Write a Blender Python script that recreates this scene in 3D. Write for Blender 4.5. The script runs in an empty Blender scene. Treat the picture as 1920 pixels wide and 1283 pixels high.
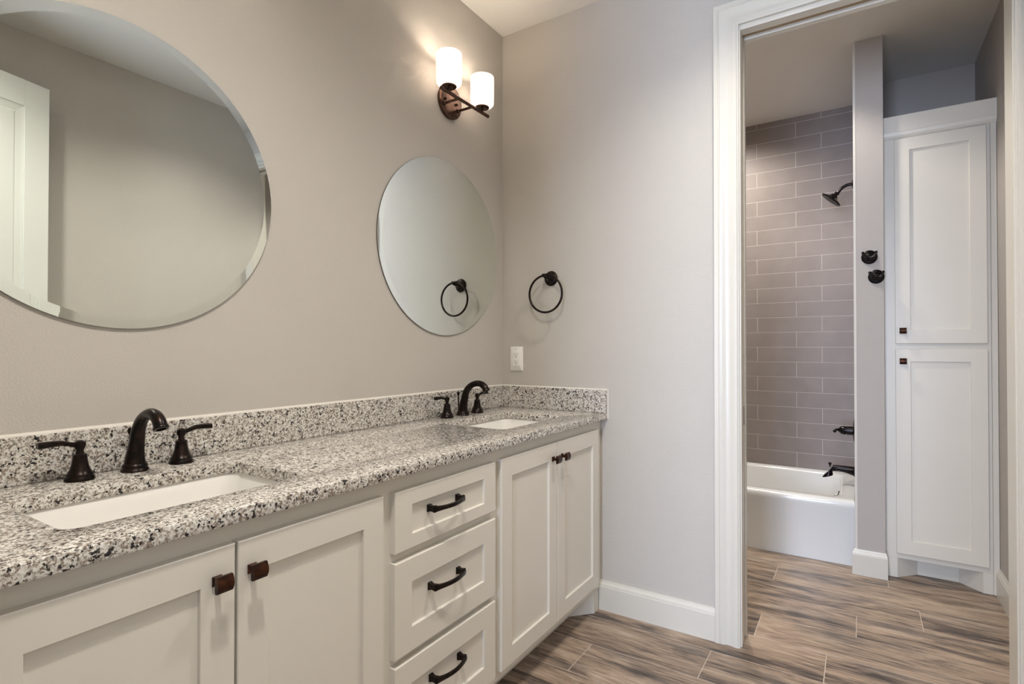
import bpy, bmesh, math, random
from mathutils import Vector, Matrix, noise
random.seed(7)
sc = bpy.context.scene
COL = sc.collection
PI = math.pi

# ------------------------------------------------------------------ camera, world, light, exposure
cam_d = bpy.data.cameras.new('camera')
cam = bpy.data.objects.new('camera', cam_d)
COL.objects.link(cam)
sc.camera = cam
cam_d.sensor_width = 36.0
cam_d.lens = 36.0 * 1015.9 / 1920.0
cam_d.clip_start = 0.02
YAW, PITCH, ROLL = 0.5715, 0.010, 0.0006
cam.matrix_world = (Matrix.Translation((1.51397, -2.26546, 1.16657)) @ Matrix.Rotation(YAW, 4, 'Z')
                    @ Matrix.Rotation(PI / 2 + PITCH, 4, 'X') @ Matrix.Rotation(ROLL, 4, 'Z'))

sc.view_settings.view_transform = 'Standard'
sc.view_settings.look = 'None'
sc.view_settings.gamma = 1.0
sc.view_settings.use_curve_mapping = False
sc.view_settings.exposure = 1.15

world = bpy.data.worlds.new('world')
sc.world = world
world.use_nodes = True
world.node_tree.nodes['Background'].inputs[0].default_value = (0.62, 0.78, 1.0, 1)
world.node_tree.nodes['Background'].inputs[1].default_value = 1.2

def lamp(name, kind, loc, energy, color, size=0.1, rot=(0, 0, 0), size_y=None, angle=None, blend=0.4):
    d = bpy.data.lights.new(name, kind)
    d.energy = energy
    d.color = color
    if kind == 'AREA':
        d.shape = 'RECTANGLE' if size_y else 'DISK'
        d.size = size
        if size_y: d.size_y = size_y
    else:
        d.shadow_soft_size = size
    if kind == 'SPOT':
        d.spot_size = angle
        d.spot_blend = blend
    o = bpy.data.objects.new(name, d)
    o.location = loc
    o.rotation_euler = rot
    COL.objects.link(o)
    return o

WARM = (1.0, 0.86, 0.70)
CAN = (1.0, 0.935, 0.85)
DAY = (0.63, 0.75, 1.0)
# daylight through the bedroom window behind the open doorway
lamp('window_daylight', 'AREA', (1.12, -4.90, 1.25), 76, DAY, 0.95, (PI / 2, 0, 0), 1.7)

# ------------------------------------------------------------------ mesh helpers
class MB:
    """collects shapes in world coordinates; build() links them as one mesh object"""
    def __init__(s):
        s.bm = bmesh.new()
    def box(s, x0, x1, y0, y1, z0, z1, bev=0.0, seg=2, rot=None, piv=None):
        vs = [s.bm.verts.new((x, y, z)) for x in (min(x0, x1), max(x0, x1)) for y in (min(y0, y1), max(y0, y1)) for z in (min(z0, z1), max(z0, z1))]
        fs = [s.bm.faces.new([vs[i] for i in f]) for f in ((0, 1, 3, 2), (4, 6, 7, 5), (0, 4, 5, 1), (2, 3, 7, 6), (0, 2, 6, 4), (1, 5, 7, 3))]
        if bev:
            es = list({e for f in fs for e in f.edges})
            r = bmesh.ops.bevel(s.bm, geom=es, offset=bev, segments=seg, profile=0.5, affect='EDGES', clamp_overlap=True)
            vs = list({v for f in r['faces'] for v in f.verts} | {v for v in vs if v.is_valid})
        if rot:
            bmesh.ops.rotate(s.bm, verts=vs, cent=piv, matrix=rot)
        return vs
    def loops(s, rings, close=True, cap0=True, cap1=True):
        L = [[s.bm.verts.new(p) for p in r] for r in rings]
        n = len(L[0])
        for a, b in zip(L, L[1:]):
            for i in range(n if close else n - 1):
                j = (i + 1) % n
                s.bm.faces.new((a[i], a[j], b[j], b[i]))
        if cap0: s.bm.faces.new(list(reversed(L[0])))
        if cap1: s.bm.faces.new(L[-1])
        return L
    def lathe(s, prof, c=(0, 0, 0), axis=(0, 0, 1), seg=40, sx=1.0, sy=1.0):
        """prof = [(r, h)]; turned around axis through c"""
        ax = Vector(axis).normalized()
        q = Vector((0, 0, 1)).rotation_difference(ax)
        c = Vector(c)
        rings = []
        for r, h in prof:
            rings.append([c + q @ Vector((max(r, 1e-5) * sx * math.cos(2 * PI * i / seg), max(r, 1e-5) * sy * math.sin(2 * PI * i / seg), h)) for i in range(seg)])
        s.loops(rings)
    def tube(s, pts, rad, seg=20, flat=1.0):
        """a swept round bar with a radius per point"""
        P = [Vector(p) for p in pts]
        if not isinstance(rad, (list, tuple)): rad = [rad] * len(P)
        T = []
        for i in range(len(P)):
            a = P[max(i - 1, 0)]; b = P[min(i + 1, len(P) - 1)]
            T.append((b - a).normalized())
        up = Vector((0, 1, 0))
        if abs(T[0].dot(up)) > 0.9: up = Vector((0, 0, 1))
        nrm = (up - T[0] * up.dot(T[0])).normalized()
        rings = []
        for p, t, r in zip(P, T, rad):
            nrm = (nrm - t * nrm.dot(t)).normalized()
            bn = t.cross(nrm)
            rings.append([p + nrm * (r * math.cos(2 * PI * i / seg)) + bn * (r * flat * math.sin(2 * PI * i / seg)) for i in range(seg)])
        s.loops(rings)
    def prism(s, prof, fn, a0, a1):
        """prof 2D outline; fn(u, v, a) -> xyz"""
        s.loops([[fn(u, v, a0) for u, v in prof], [fn(u, v, a1) for u, v in prof]])
    def ball(s, c, r, sx=1, sy=1, sz=1, seg=20):
        m = Matrix.Translation(c) @ Matrix.Diagonal((sx, sy, sz, 1))
        bmesh.ops.create_uvsphere(s.bm, u_segments=seg, v_segments=seg // 2, radius=r, matrix=m)
    def build(s, name, mat, parent=None, smooth=False, origin=None, uv=None):
        bm = s.bm
        bmesh.ops.remove_doubles(bm, verts=bm.verts, dist=1e-6)
        bmesh.ops.recalc_face_normals(bm, faces=bm.faces)
        if parent is not None:
            off = Vector(parent['_o'])
        elif origin is not None:
            off = Vector(origin)
        else:
            xs = [v.co for v in bm.verts]
            off = Vector(((min(v.x for v in xs) + max(v.x for v in xs)) / 2, (min(v.y for v in xs) + max(v.y for v in xs)) / 2, min(v.z for v in xs)))
        bmesh.ops.translate(bm, verts=bm.verts, vec=-off)
        me = bpy.data.meshes.new(name)
        if smooth:
            for f in bm.faces: f.smooth = True
            for e in bm.edges:
                if len(e.link_faces) == 2 and e.calc_face_angle(0) > math.radians(38): e.smooth = False
        bm.to_mesh(me); bm.free()
        mats = mat if isinstance(mat, (list, tuple)) else [mat]
        for m in mats: me.materials.append(m)
        o = bpy.data.objects.new(name, me)
        COL.objects.link(o)
        o['_o'] = tuple(off)
        if parent is not None: o.parent = parent
        else: o.location = off
        return o

def thing(name, label, cat, loc, group=None):
    o = bpy.data.objects.new(name, None)
    COL.objects.link(o)
    o.empty_display_size = 0.05
    o.location = loc
    o['_o'] = tuple(loc)
    o['label'] = label; o['category'] = cat
    if group: o['group'] = group
    return o
def tag(o, label, cat, group=None):
    o['label'] = label; o['category'] = cat
    if group: o['group'] = group
    return o
def struct(o):
    o['kind'] = 'structure'
    return o
def dup(root, delta, label=None):
    def cp(o, par):
        c = o.copy(); COL.objects.link(c); c.parent = par
        for ch in o.children: cp(ch, c)
        return c
    r = cp(root, None)
    r.location = Vector(root.location) + Vector(delta)
    if label: r['label'] = label
    return r

def rrect(x0, x1, y0, y1, r, n=8):
    """rounded rectangle outline, counter-clockwise"""
    r = max(r, 1e-4); out = []
    for cx, cy, a0 in ((x1 - r, y1 - r, 0), (x0 + r, y1 - r, PI / 2), (x0 + r, y0 + r, PI), (x1 - r, y0 + r, 3 * PI / 2)):
        for i in range(n + 1):
            a = a0 + PI / 2 * i / n
            out.append((cx + r * math.cos(a), cy + r * math.sin(a)))
    return out

# ------------------------------------------------------------------ materials
def new_mat(name):
    m = bpy.data.materials.new(name); m.use_nodes = True
    nt = m.node_tree
    return m, nt, nt.nodes['Principled BSDF']
def N(nt, t, **kw):
    n = nt.nodes.new(t)
    for k, v in kw.items():
        if k.startswith('i_'): n.inputs[k[2:].replace('_', ' ')].default_value = v
        else: setattr(n, k, v)
    return n
def L(nt, a, b): nt.links.new(a, b)
def ramp(nt, stops, interp='LINEAR'):
    r = nt.nodes.new('ShaderNodeValToRGB')
    r.color_ramp.interpolation = interp
    e = r.color_ramp.elements
    while len(e) < len(stops): e.new(0.5)
    for el, (p, c) in zip(e, stops):
        el.position = p; el.color = (*c, 1) if len(c) == 3 else c
    return r

def paint(name, col, rough=0.6, bump=0.0, scale=180.0, var=0.02, spec=0.4):
    m, nt, b = new_mat(name)
    geo = N(nt, 'ShaderNodeNewGeometry')
    n2 = N(nt, 'ShaderNodeTexNoise'); n2.inputs['Scale'].default_value = 3.0; n2.inputs['Detail'].default_value = 3
    L(nt, geo.outputs['Position'], n2.inputs['Vector'])
    r = ramp(nt, [(0.3, tuple(c * (1 - var) for c in col)), (0.7, tuple(min(1, c * (1 + var)) for c in col))])
    L(nt, n2.outputs['Fac'], r.inputs['Fac']); L(nt, r.outputs['Color'], b.inputs['Base Color'])
    b.inputs['Roughness'].default_value = rough
    b.inputs['Specular IOR Level'].default_value = spec
    if bump:
        n1 = N(nt, 'ShaderNodeTexNoise'); n1.inputs['Scale'].default_value = scale; n1.inputs['Detail'].default_value = 4; n1.inputs['Roughness'].default_value = 0.55
        L(nt, geo.outputs['Position'], n1.inputs['Vector'])
        bp = N(nt, 'ShaderNodeBump'); bp.inputs['Strength'].default_value = bump; bp.inputs['Distance'].default_value = 0.004
        L(nt, n1.outputs['Fac'], bp.inputs['Height']); L(nt, bp.outputs['Normal'], b.inputs['Normal'])
    return m

M_WALL = paint('greige_wall_paint', (0.515, 0.483, 0.438), 0.75, 0.36, 210, 0.015, 0.3)
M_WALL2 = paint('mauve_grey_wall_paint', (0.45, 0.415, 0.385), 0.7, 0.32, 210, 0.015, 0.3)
M_CEIL = paint('ceiling_paint', (0.72, 0.70, 0.66), 0.85, 0.15, 200, 0.01, 0.2)
M_CAB = paint('cabinet_paint', (0.70, 0.665, 0.595), 0.38, 0.03, 60, 0.01, 0.45)
M_TRIM = paint('trim_paint', (0.64, 0.61, 0.54), 0.32, 0.02, 60, 0.01, 0.5)
M_DOOR = paint('door_paint', (0.74, 0.75, 0.70), 0.35, 0.02, 60, 0.01, 0.5)
M_PLATE = paint('white_plastic', (0.82, 0.80, 0.76), 0.3, 0, 60, 0.0, 0.5)
M_GROUT = paint('light_grout', (0.62, 0.58, 0.54), 0.9, 0.2, 400, 0.05, 0.2)
M_FGROUT = paint('floor_grout', (0.50, 0.42, 0.35), 0.9, 0.2, 400, 0.06, 0.2)
M_CAULK = paint('white_caulk', (0.66, 0.63, 0.57), 0.6, 0.2, 300, 0.02, 0.3)

def metal(name, dark, light, rough, metallic=0.75):
    m, nt, b = new_mat(name)
    geo = N(nt, 'ShaderNodeNewGeometry')
    n = N(nt, 'ShaderNodeTexNoise'); n.inputs['Scale'].default_value = 55; n.inputs['Detail'].default_value = 5
    L(nt, geo.outputs['Position'], n.inputs['Vector'])
    r = ramp(nt, [(0.42, dark), (0.75, light)])
    L(nt, n.outputs['Fac'], r.inputs['Fac']); L(nt, r.outputs['Color'], b.inputs['Base Color'])
    b.inputs['Metallic'].default_value = metallic
    b.inputs['Roughness'].default_value = rough
    return m
M_ORB = metal('oil_rubbed_bronze', (0.010, 0.0075, 0.0065), (0.034, 0.018, 0.013), 0.28)
M_KNOB = metal('copper_bronze', (0.022, 0.009, 0.006), (0.105, 0.036, 0.016), 0.26)
M_BLACK = metal('black_bronze', (0.012, 0.010, 0.012), (0.022, 0.017, 0.018), 0.25)
M_SCONCE = metal('brown_bronze', (0.080, 0.044, 0.031), (0.14, 0.080, 0.054), 0.26, 0.8)
M_CHROME = metal('chrome', (0.55, 0.55, 0.55), (0.7, 0.7, 0.7), 0.12, 1.0)
M_SLOT = paint('dark_slot', (0.03, 0.028, 0.025), 0.7)
M_RAWWOOD = paint('raw_wood', (0.40, 0.30, 0.20), 0.8, 0.1, 80, 0.1)  # brown wood of the pocket door track, its own colour

def ceramic(name, col, rough=0.07):
    m, nt, b = new_mat(name)
    b.inputs['Base Color'].default_value = (*col, 1)
    b.inputs['Roughness'].default_value = rough
    b.inputs['Specular IOR Level'].default_value = 0.6
    n = N(nt, 'ShaderNodeTexNoise'); n.inputs['Scale'].default_value = 6
    bp = N(nt, 'ShaderNodeBump'); bp.inputs['Strength'].default_value = 0.02; bp.inputs['Distance'].default_value = 0.01
    L(nt, n.outputs['Fac'], bp.inputs['Height']); L(nt, bp.outputs['Normal'], b.inputs['Normal'])
    return m
M_PORC = ceramic('white_porcelain', (0.84, 0.82, 0.78))
M_TUB = ceramic('white_enamel', (0.72, 0.725, 0.72), 0.12)

def mirror_mat():
    m, nt, b = new_mat('mirror_glass')
    b.inputs['Base Color'].default_value = (0.85, 0.895, 0.86, 1)
    b.inputs['Metallic'].default_value = 1.0
    b.inputs['Roughness'].default_value = 0.0
    return m
M_MIRROR = mirror_mat()
M_MIRBACK = paint('mirror_backing', (0.06, 0.055, 0.05), 0.6)

def granite():
    m, nt, b = new_mat('speckled_granite')
    geo = N(nt, 'ShaderNodeNewGeometry')
    wn = N(nt, 'ShaderNodeTexNoise'); wn.inputs['Scale'].default_value = 260; wn.inputs['Detail'].default_value = 3
    L(nt, geo.outputs['Position'], wn.inputs['Vector'])
    mx = N(nt, 'ShaderNodeVectorMath', operation='SCALE'); mx.inputs['Scale'].default_value = 0.009
    sub = N(nt, 'ShaderNodeVectorMath', operation='SUBTRACT'); sub.inputs[1].default_value = (0.5, 0.5, 0.5)
    L(nt, wn.outputs['Color'], sub.inputs[0]); L(nt, sub.outputs[0], mx.inputs[0])
    add = N(nt, 'ShaderNodeVectorMath', operation='ADD')
    L(nt, geo.outputs['Position'], add.inputs[0]); L(nt, mx.outputs[0], add.inputs[1])
    def layer(scale, cl_scale, w, stops):
        v = N(nt, 'ShaderNodeTexVoronoi'); v.inputs['Scale'].default_value = scale
        L(nt, add.outputs[0], v.inputs['Vector'])
        sep = N(nt, 'ShaderNodeSeparateColor'); L(nt, v.outputs['Color'], sep.inputs[0])
        c = N(nt, 'ShaderNodeTexNoise'); c.inputs['Scale'].default_value = cl_scale; c.inputs['Detail'].default_value = 2
        L(nt, geo.outputs['Position'], c.inputs['Vector'])
        a = N(nt, 'ShaderNodeMath', operation='MULTIPLY'); a.inputs[1].default_value = w
        L(nt, sep.outputs[0], a.inputs[0])
        d = N(nt, 'ShaderNodeMath', operation='MULTIPLY_ADD'); d.inputs[1].default_value = 1 - w
        L(nt, c.outputs['Fac'], d.inputs[0]); L(nt, a.outputs[0], d.inputs[2])
        r = ramp(nt, stops)
        L(nt, d.outputs[0], r.inputs['Fac'])
        return r, sep
    # pale feldspar ground with slight grey / cream variation
    base, _ = layer(220, 40, 0.6, [(0.15, (0.42, 0.39, 0.355)), (0.40, (0.63, 0.605, 0.555)), (0.70, (0.75, 0.735, 0.685))])
    # taupe patches
    t, _ = layer(290, 105, 0.50, [(0.0, (1, 1, 1)), (0.388, (1, 1, 1)), (0.495, (0, 0, 0)), (1.0, (0, 0, 0))])
    k, _ = layer(215, 60, 0.48, [(0.0, (1, 1, 1)), (0.298, (1, 1, 1)), (0.335, (0, 0, 0)), (1.0, (0, 0, 0))])
    tc, _ = layer(400, 70, 0.6, [(0.2, (0.13, 0.10, 0.078)), (0.5, (0.25, 0.20, 0.16)), (0.8, (0.42, 0.365, 0.315))])
    m1 = N(nt, 'ShaderNodeMix', data_type='RGBA')
    L(nt, t.outputs['Color'], m1.inputs['Factor']); L(nt, base.outputs['Color'], m1.inputs['A']); L(nt, tc.outputs['Color'], m1.inputs['B'])
    m2 = N(nt, 'ShaderNodeMix', data_type='RGBA'); m2.inputs['B'].default_value = (0.022, 0.019, 0.022, 1)
    L(nt, k.outputs['Color'], m2.inputs['Factor']); L(nt, m1.outputs['Result'], m2.inputs['A'])
    L(nt, m2.outputs['Result'], b.inputs['Base Color'])
    b.inputs['Roughness'].default_value = 0.16
    b.inputs['Specular IOR Level'].default_value = 0.5
    return m
M_GRAN = granite()

def woodtile():
    m, nt, b = new_mat('wood_look_floor_tile')
    uv = N(nt, 'ShaderNodeUVMap'); uv.uv_map = 'grain'
    at = N(nt, 'ShaderNodeAttribute'); at.attribute_name = 'tone'
    sx = N(nt, 'ShaderNodeVectorMath', operation='MULTIPLY'); sx.inputs[1].default_value = (2.1, 13.0, 1)
    L(nt, uv.outputs[0], sx.inputs[0])
    w = N(nt, 'ShaderNodeTexNoise'); w.inputs['Scale'].default_value = 2.4; w.inputs['Detail'].default_value = 3
    L(nt, uv.outputs[0], w.inputs['Vector'])
    wa = N(nt, 'ShaderNodeVectorMath', operation='MULTIPLY_ADD'); wa.inputs[1].default_value = (0.7, 1.5, 0)
    L(nt, w.outputs['Color'], wa.inputs[0]); L(nt, sx.outputs[0], wa.inputs[2])
    n1 = N(nt, 'ShaderNodeTexNoise'); n1.inputs['Scale'].default_value = 1.25; n1.inputs['Detail'].default_value = 10; n1.inputs['Roughness'].default_value = 0.68; n1.inputs['Distortion'].default_value = 0.5
    L(nt, wa.outputs[0], n1.inputs['Vector'])
    sx2 = N(nt, 'ShaderNodeVectorMath', operation='MULTIPLY'); sx2.inputs[1].default_value = (5.0, 95.0, 1)
    L(nt, uv.outputs[0], sx2.inputs[0])
    n2 = N(nt, 'ShaderNodeTexNoise'); n2.inputs['Scale'].default_value = 1.6; n2.inputs['Detail'].default_value = 5
    L(nt, sx2.outputs[0], n2.inputs['Vector'])
    ad = N(nt, 'ShaderNodeMath', operation='MULTIPLY_ADD'); ad.inputs[1].default_value = 0.58
    L(nt, n2.outputs['Fac'], ad.inputs[0]); L(nt, n1.outputs['Fac'], ad.inputs[2])
    ad2 = N(nt, 'ShaderNodeMath', operation='MULTIPLY_ADD'); ad2.inputs[1].default_value = 0.10
    L(nt, at.outputs['Fac'], ad2.inputs[0]); L(nt, ad.outputs[0], ad2.inputs[2])
    r = ramp(nt, [(0.63, (0.060, 0.046, 0.040)), (0.71, (0.135, 0.102, 0.080)), (0.785, (0.245, 0.180, 0.132)), (0.87, (0.345, 0.257, 0.188)), (0.98, (0.45, 0.355, 0.272))])
    L(nt, ad2.outputs[0], r.inputs['Fac'])
    # sooty, greyer streaks
    n3 = N(nt, 'ShaderNodeTexNoise'); n3.inputs['Scale'].default_value = 0.8; n3.inputs['Detail'].default_value = 7; n3.inputs['Roughness'].default_value = 0.65
    so = N(nt, 'ShaderNodeVectorMath', operation='MULTIPLY'); so.inputs[1].default_value = (3.2, 11.0, 1)
    L(nt, uv.outputs[0], so.inputs[0]); L(nt, so.outputs[0], n3.inputs['Vector'])
    r3 = ramp(nt, [(0.53, (0, 0, 0)), (0.64, (0.7, 0.7, 0.7))])
    L(nt, n3.outputs['Fac'], r3.inputs['Fac'])
    hs = N(nt, 'ShaderNodeHueSaturation'); hs.inputs['Saturation'].default_value = 0.5; hs.inputs['Value'].default_value = 0.48
    L(nt, r.outputs['Color'], hs.inputs['Color'])
    mx = N(nt, 'ShaderNodeMix', data_type='RGBA')
    L(nt, r3.outputs['Color'], mx.inputs['Factor']); L(nt, r.outputs['Color'], mx.inputs['A']); L(nt, hs.outputs['Color'], mx.inputs['B'])
    # knots
    sk = N(nt, 'ShaderNodeVectorMath', operation='MULTIPLY'); sk.inputs[1].default_value = (2.2, 6.0, 1)
    L(nt, uv.outputs[0], sk.inputs[0])
    vo = N(nt, 'ShaderNodeTexVoronoi'); vo.inputs['Scale'].default_value = 1.1
    L(nt, sk.outputs[0], vo.inputs['Vector'])
    rk = ramp(nt, [(0.02, (0.25, 0.22, 0.2)), (0.09, (1, 1, 1))])
    L(nt, vo.outputs['Distance'], rk.inputs['Fac'])
    mk = N(nt, 'ShaderNodeMix', data_type='RGBA', blend_type='MULTIPLY'); mk.inputs['Factor'].default_value = 0.8
    L(nt, mx.outputs['Result'], mk.inputs['A']); L(nt, rk.outputs['Color'], mk.inputs['B'])
    L(nt, mk.outputs['Result'], b.inputs['Base Color'])
    b.inputs['Roughness'].default_value = 0.42
    b.inputs['Specular IOR Level'].default_value = 0.4
    bp = N(nt, 'ShaderNodeBump'); bp.inputs['Strength'].default_value = 0.25; bp.inputs['Distance'].default_value = 0.002
    L(nt, ad.outputs[0], bp.inputs['Height']); L(nt, bp.outputs['Normal'], b.inputs['Normal'])
    return m
M_WOOD = woodtile()

def walltile():
    m, nt, b = new_mat('taupe_wall_tile')
    geo = N(nt, 'ShaderNodeNewGeometry')
    n = N(nt, 'ShaderNodeTexNoise'); n.inputs['Scale'].default_value = 9; n.inputs['Detail'].default_value = 2
    L(nt, geo.outputs['Position'], n.inputs['Vector'])
    r = ramp(nt, [(0.3, (0.250, 0.215, 0.203)), (0.7, (0.280, 0.242, 0.228))])
    L(nt, n.outputs['Fac'], r.inputs['Fac']); L(nt, r.outputs['Color'], b.inputs['Base Color'])
    b.inputs['Roughness'].default_value = 0.5
    b.inputs['Specular IOR Level'].default_value = 0.3
    return m
M_TILE = walltile()

def emit(name, col, strength, base=(0.8, 0.8, 0.8)):
    m, nt, b = new_mat(name)
    b.inputs['Base Color'].default_value = (*base, 1)
    b.inputs['Emission Color'].default_value = (*col, 1)
    b.inputs['Emission Strength'].default_value = strength
    b.inputs['Roughness'].default_value = 0.3
    return m
M_SHADE = emit('lit_opal_glass', (1.0, 0.90, 0.84), 0.30, (0.85, 0.8, 0.76))
_nt = M_SHADE.node_tree
_tr = N(_nt, 'ShaderNodeBsdfTranslucent'); _tr.inputs['Color'].default_value = (0.95, 0.92, 0.9, 1)
_mx = N(_nt, 'ShaderNodeMixShader'); _mx.inputs['Fac'].default_value = 0.45
L(_nt, _nt.nodes['Principled BSDF'].outputs[0], _mx.inputs[1]); L(_nt, _tr.outputs[0], _mx.inputs[2]); L(_nt, _mx.outputs[0], _nt.nodes['Material Output'].inputs[0])
M_BULB = emit('bulb', (1.0, 0.9, 0.75), 8)
M_LENS = emit('lit_lens', (1.0, 0.97, 0.95), 6)
def glass():
    m, nt, b = new_mat('window_glass')
    b.inputs['Base Color'].default_value = (1, 1, 1, 1)
    b.inputs['Roughness'].default_value = 0.0
    b.inputs['Transmission Weight'].default_value = 1.0
    b.inputs['IOR'].default_value = 1.01
    return m
M_GLASS = glass()

# ------------------------------------------------------------------ the room shell
H = 2.737            # vanity room ceiling
H2 = 2.759           # tub room ceiling
XR = 1.988           # right wall of the vanity room
YR = -2.14           # rear wall (room side)
WT = 0.115           # wall thickness
XB = 2.06            # right wall of the tub room
YT = 1.9256          # tiled back wall
X0, X1, ZD = 1.1224, 1.9185, 2.4155     # doorway to the tub room
XP0, XP1, YP = 1.4964, 1.616, 1.059     # wall end beside the tub
YN = 1.67            # back of the linen nook

def wallbox(name, mat, *boxes):
    b = MB()
    for bx in boxes: b.box(*bx)
    return struct(b.build(name, mat))

wallbox('wall_left', M_WALL, (-0.12, 0, YR - WT, WT, 0, 2.9))
JO = 0.02            # jamb board thickness
wallbox('wall_back', M_WALL, (0, X0 - JO, 0, WT, 0, 2.9), (X1 + JO, XB + 0.12, 0, WT, 0, 2.9), (X0 - JO, X1 + JO, 0, WT, ZD + JO, 2.9))
wallbox('wall_right', M_WALL, (XR, XR + 0.12, YR - WT, 0, 0, 2.9))
DX0, DX1, DZ = 0.80, 1.625, 2.445       # doorway where the camera stands
wallbox('wall_rear', M_WALL, (-0.12, DX0 - JO, YR - WT, YR, 0, 2.9), (DX1 + JO, XR + 0.12, YR - WT, YR, 0, 2.9), (DX0 - JO, DX1 + JO, YR - WT, YR, DZ + JO, 2.9))
wallbox('ceiling', M_CEIL, (-0.12, XR + 0.12, YR - WT, 0.0, H, H + 0.1))
# tub room
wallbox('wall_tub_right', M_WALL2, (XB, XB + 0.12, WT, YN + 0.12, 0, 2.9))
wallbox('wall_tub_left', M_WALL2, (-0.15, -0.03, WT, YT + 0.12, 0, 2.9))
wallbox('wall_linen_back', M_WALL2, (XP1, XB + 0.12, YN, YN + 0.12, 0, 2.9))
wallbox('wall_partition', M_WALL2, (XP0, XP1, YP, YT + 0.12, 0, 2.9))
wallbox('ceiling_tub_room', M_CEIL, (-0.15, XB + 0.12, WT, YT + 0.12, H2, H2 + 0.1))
# bedroom behind the camera
wallbox('wall_bedroom_left', M_WALL, (-1.32, -1.2, -5.2, YR - WT, 0, 2.9))
wallbox('wall_bedroom_right', M_WALL, (3.4, 3.52, -5.2, YR - WT, 0, 2.9))
wallbox('wall_bedroom_front', M_WALL, (-1.32, -0.12, YR - WT, YR, 0, 2.9), (XR + 0.12, 3.52, YR - WT, YR, 0, 2.9))
WX0, WX1, WZ0, WZ1 = 0.45, 1.55, 0.45, 2.1
wallbox('wall_bedroom_rear', M_WALL, (-1.32, WX0, -5.2, -5.08, 0, 2.9), (WX1, 3.52, -5.2, -5.08, 0, 2.9), (WX0, WX1, -5.2, -5.08, 0, WZ0), (WX0, WX1, -5.2, -5.08, WZ1, 2.9))
wallbox('ceiling_bedroom', M_CEIL, (-1.32, 3.52, -5.2, YR - WT, H, H + 0.1))
w = MB()
for a in (WX0, (WX0 + WX1) / 2 - 0.02, WX1 - 0.04): w.box(a, a + 0.04, -5.16, -5.11, WZ0, WZ1)
for a in (WZ0, (WZ0 + WZ1) / 2 - 0.02, WZ1 - 0.04): w.box(WX0 + 0.04, WX1 - 0.04, -5.155, -5.115, a, a + 0.04)
wo = struct(w.build('window_1', M_TRIM))
w = MB(); w.box(WX0 + 0.02, WX1 - 0.02, -5.14, -5.135, WZ0 + 0.02, WZ1 - 0.02)
w.build('pane', M_GLASS, wo)

# floor: wood-look planks, real grout gaps
def make_floor():
    b = MB(); bm = b.bm
    uvl = bm.loops.layers.uv.new('grain')
    tl = bm.loops.layers.color.new('tone')
    pitch, g = 0.2075, 0.0018
    joints = {-1: 1.025, 0: 1.400, 1: 1.145, 2: 1.494, 3: 1.727, 4: 1.139, 5: 1.623, -2: 0.62, -3: 1.30, -4: 0.95, -5: 1.52, -6: 0.70}
    Lp = 1.22
    y_base = -0.0874
    XA, XE, YA, YE = -1.2, 3.4, -5.08, YT
    j = math.floor((YA - y_base) / pitch)
    while y_base + j * pitch < YE:
        ya, yb = max(YA, y_base + j * pitch + g), min(YE, y_base + (j + 1) * pitch - g)
        x = joints.get(j, random.random() * Lp)
        while x > XA: x -= Lp
        while x < XE:
            xa, xb = max(XA, x + g), min(XE, x + Lp - g)
            if xb - xa > 0.01 and yb - ya > 0.005:
                ou, ov, tn = random.random() * 50, random.random() * 50, random.random()
                vs = [bm.verts.new(p) for p in ((xa, ya, 0), (xb, ya, 0), (xb, yb, 0), (xa, yb, 0))]
                f = bm.faces.new(vs); f.material_index = 0
                for lp in f.loops:
                    lp[uvl].uv = (lp.vert.co.x + ou, lp.vert.co.y + ov)
                    lp[tl] = (tn, tn, tn, 1)
                lo = [bm.verts.new((v.co.x, v.co.y, -0.0012)) for v in vs]
                for i in range(4):
                    k = (i + 1) % 4
                    s = bm.faces.new((vs[i], lo[i], lo[k], vs[k])); s.material_index = 1
            x += Lp
        j += 1
    for f in bm.faces: f.normal_update()
    vs = [bm.verts.new(p) for p in ((-1.32, -5.2, -0.0011), (3.52, -5.2, -0.0011), (3.52, YT + 0.12, -0.0011), (-1.32, YT + 0.12, -0.0011))]
    f = bm.faces.new(vs); f.material_index = 1
    lo = [bm.verts.new((v.co.x, v.co.y, -0.08)) for v in vs]
    f2 = bm.faces.new(list(reversed(lo))); f2.material_index = 1
    for i in range(4):
        k = (i + 1) % 4
        s = bm.faces.new((vs[i], lo[i], lo[k], vs[k])); s.material_index = 1
    me = bpy.data.meshes.new('floor'); bm.to_mesh(me); bm.free()
    me.materials.append(M_WOOD); me.materials.append(M_FGROUT)
    o = bpy.data.objects.new('floor', me); COL.objects.link(o)
    return struct(o)
make_floor()

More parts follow.
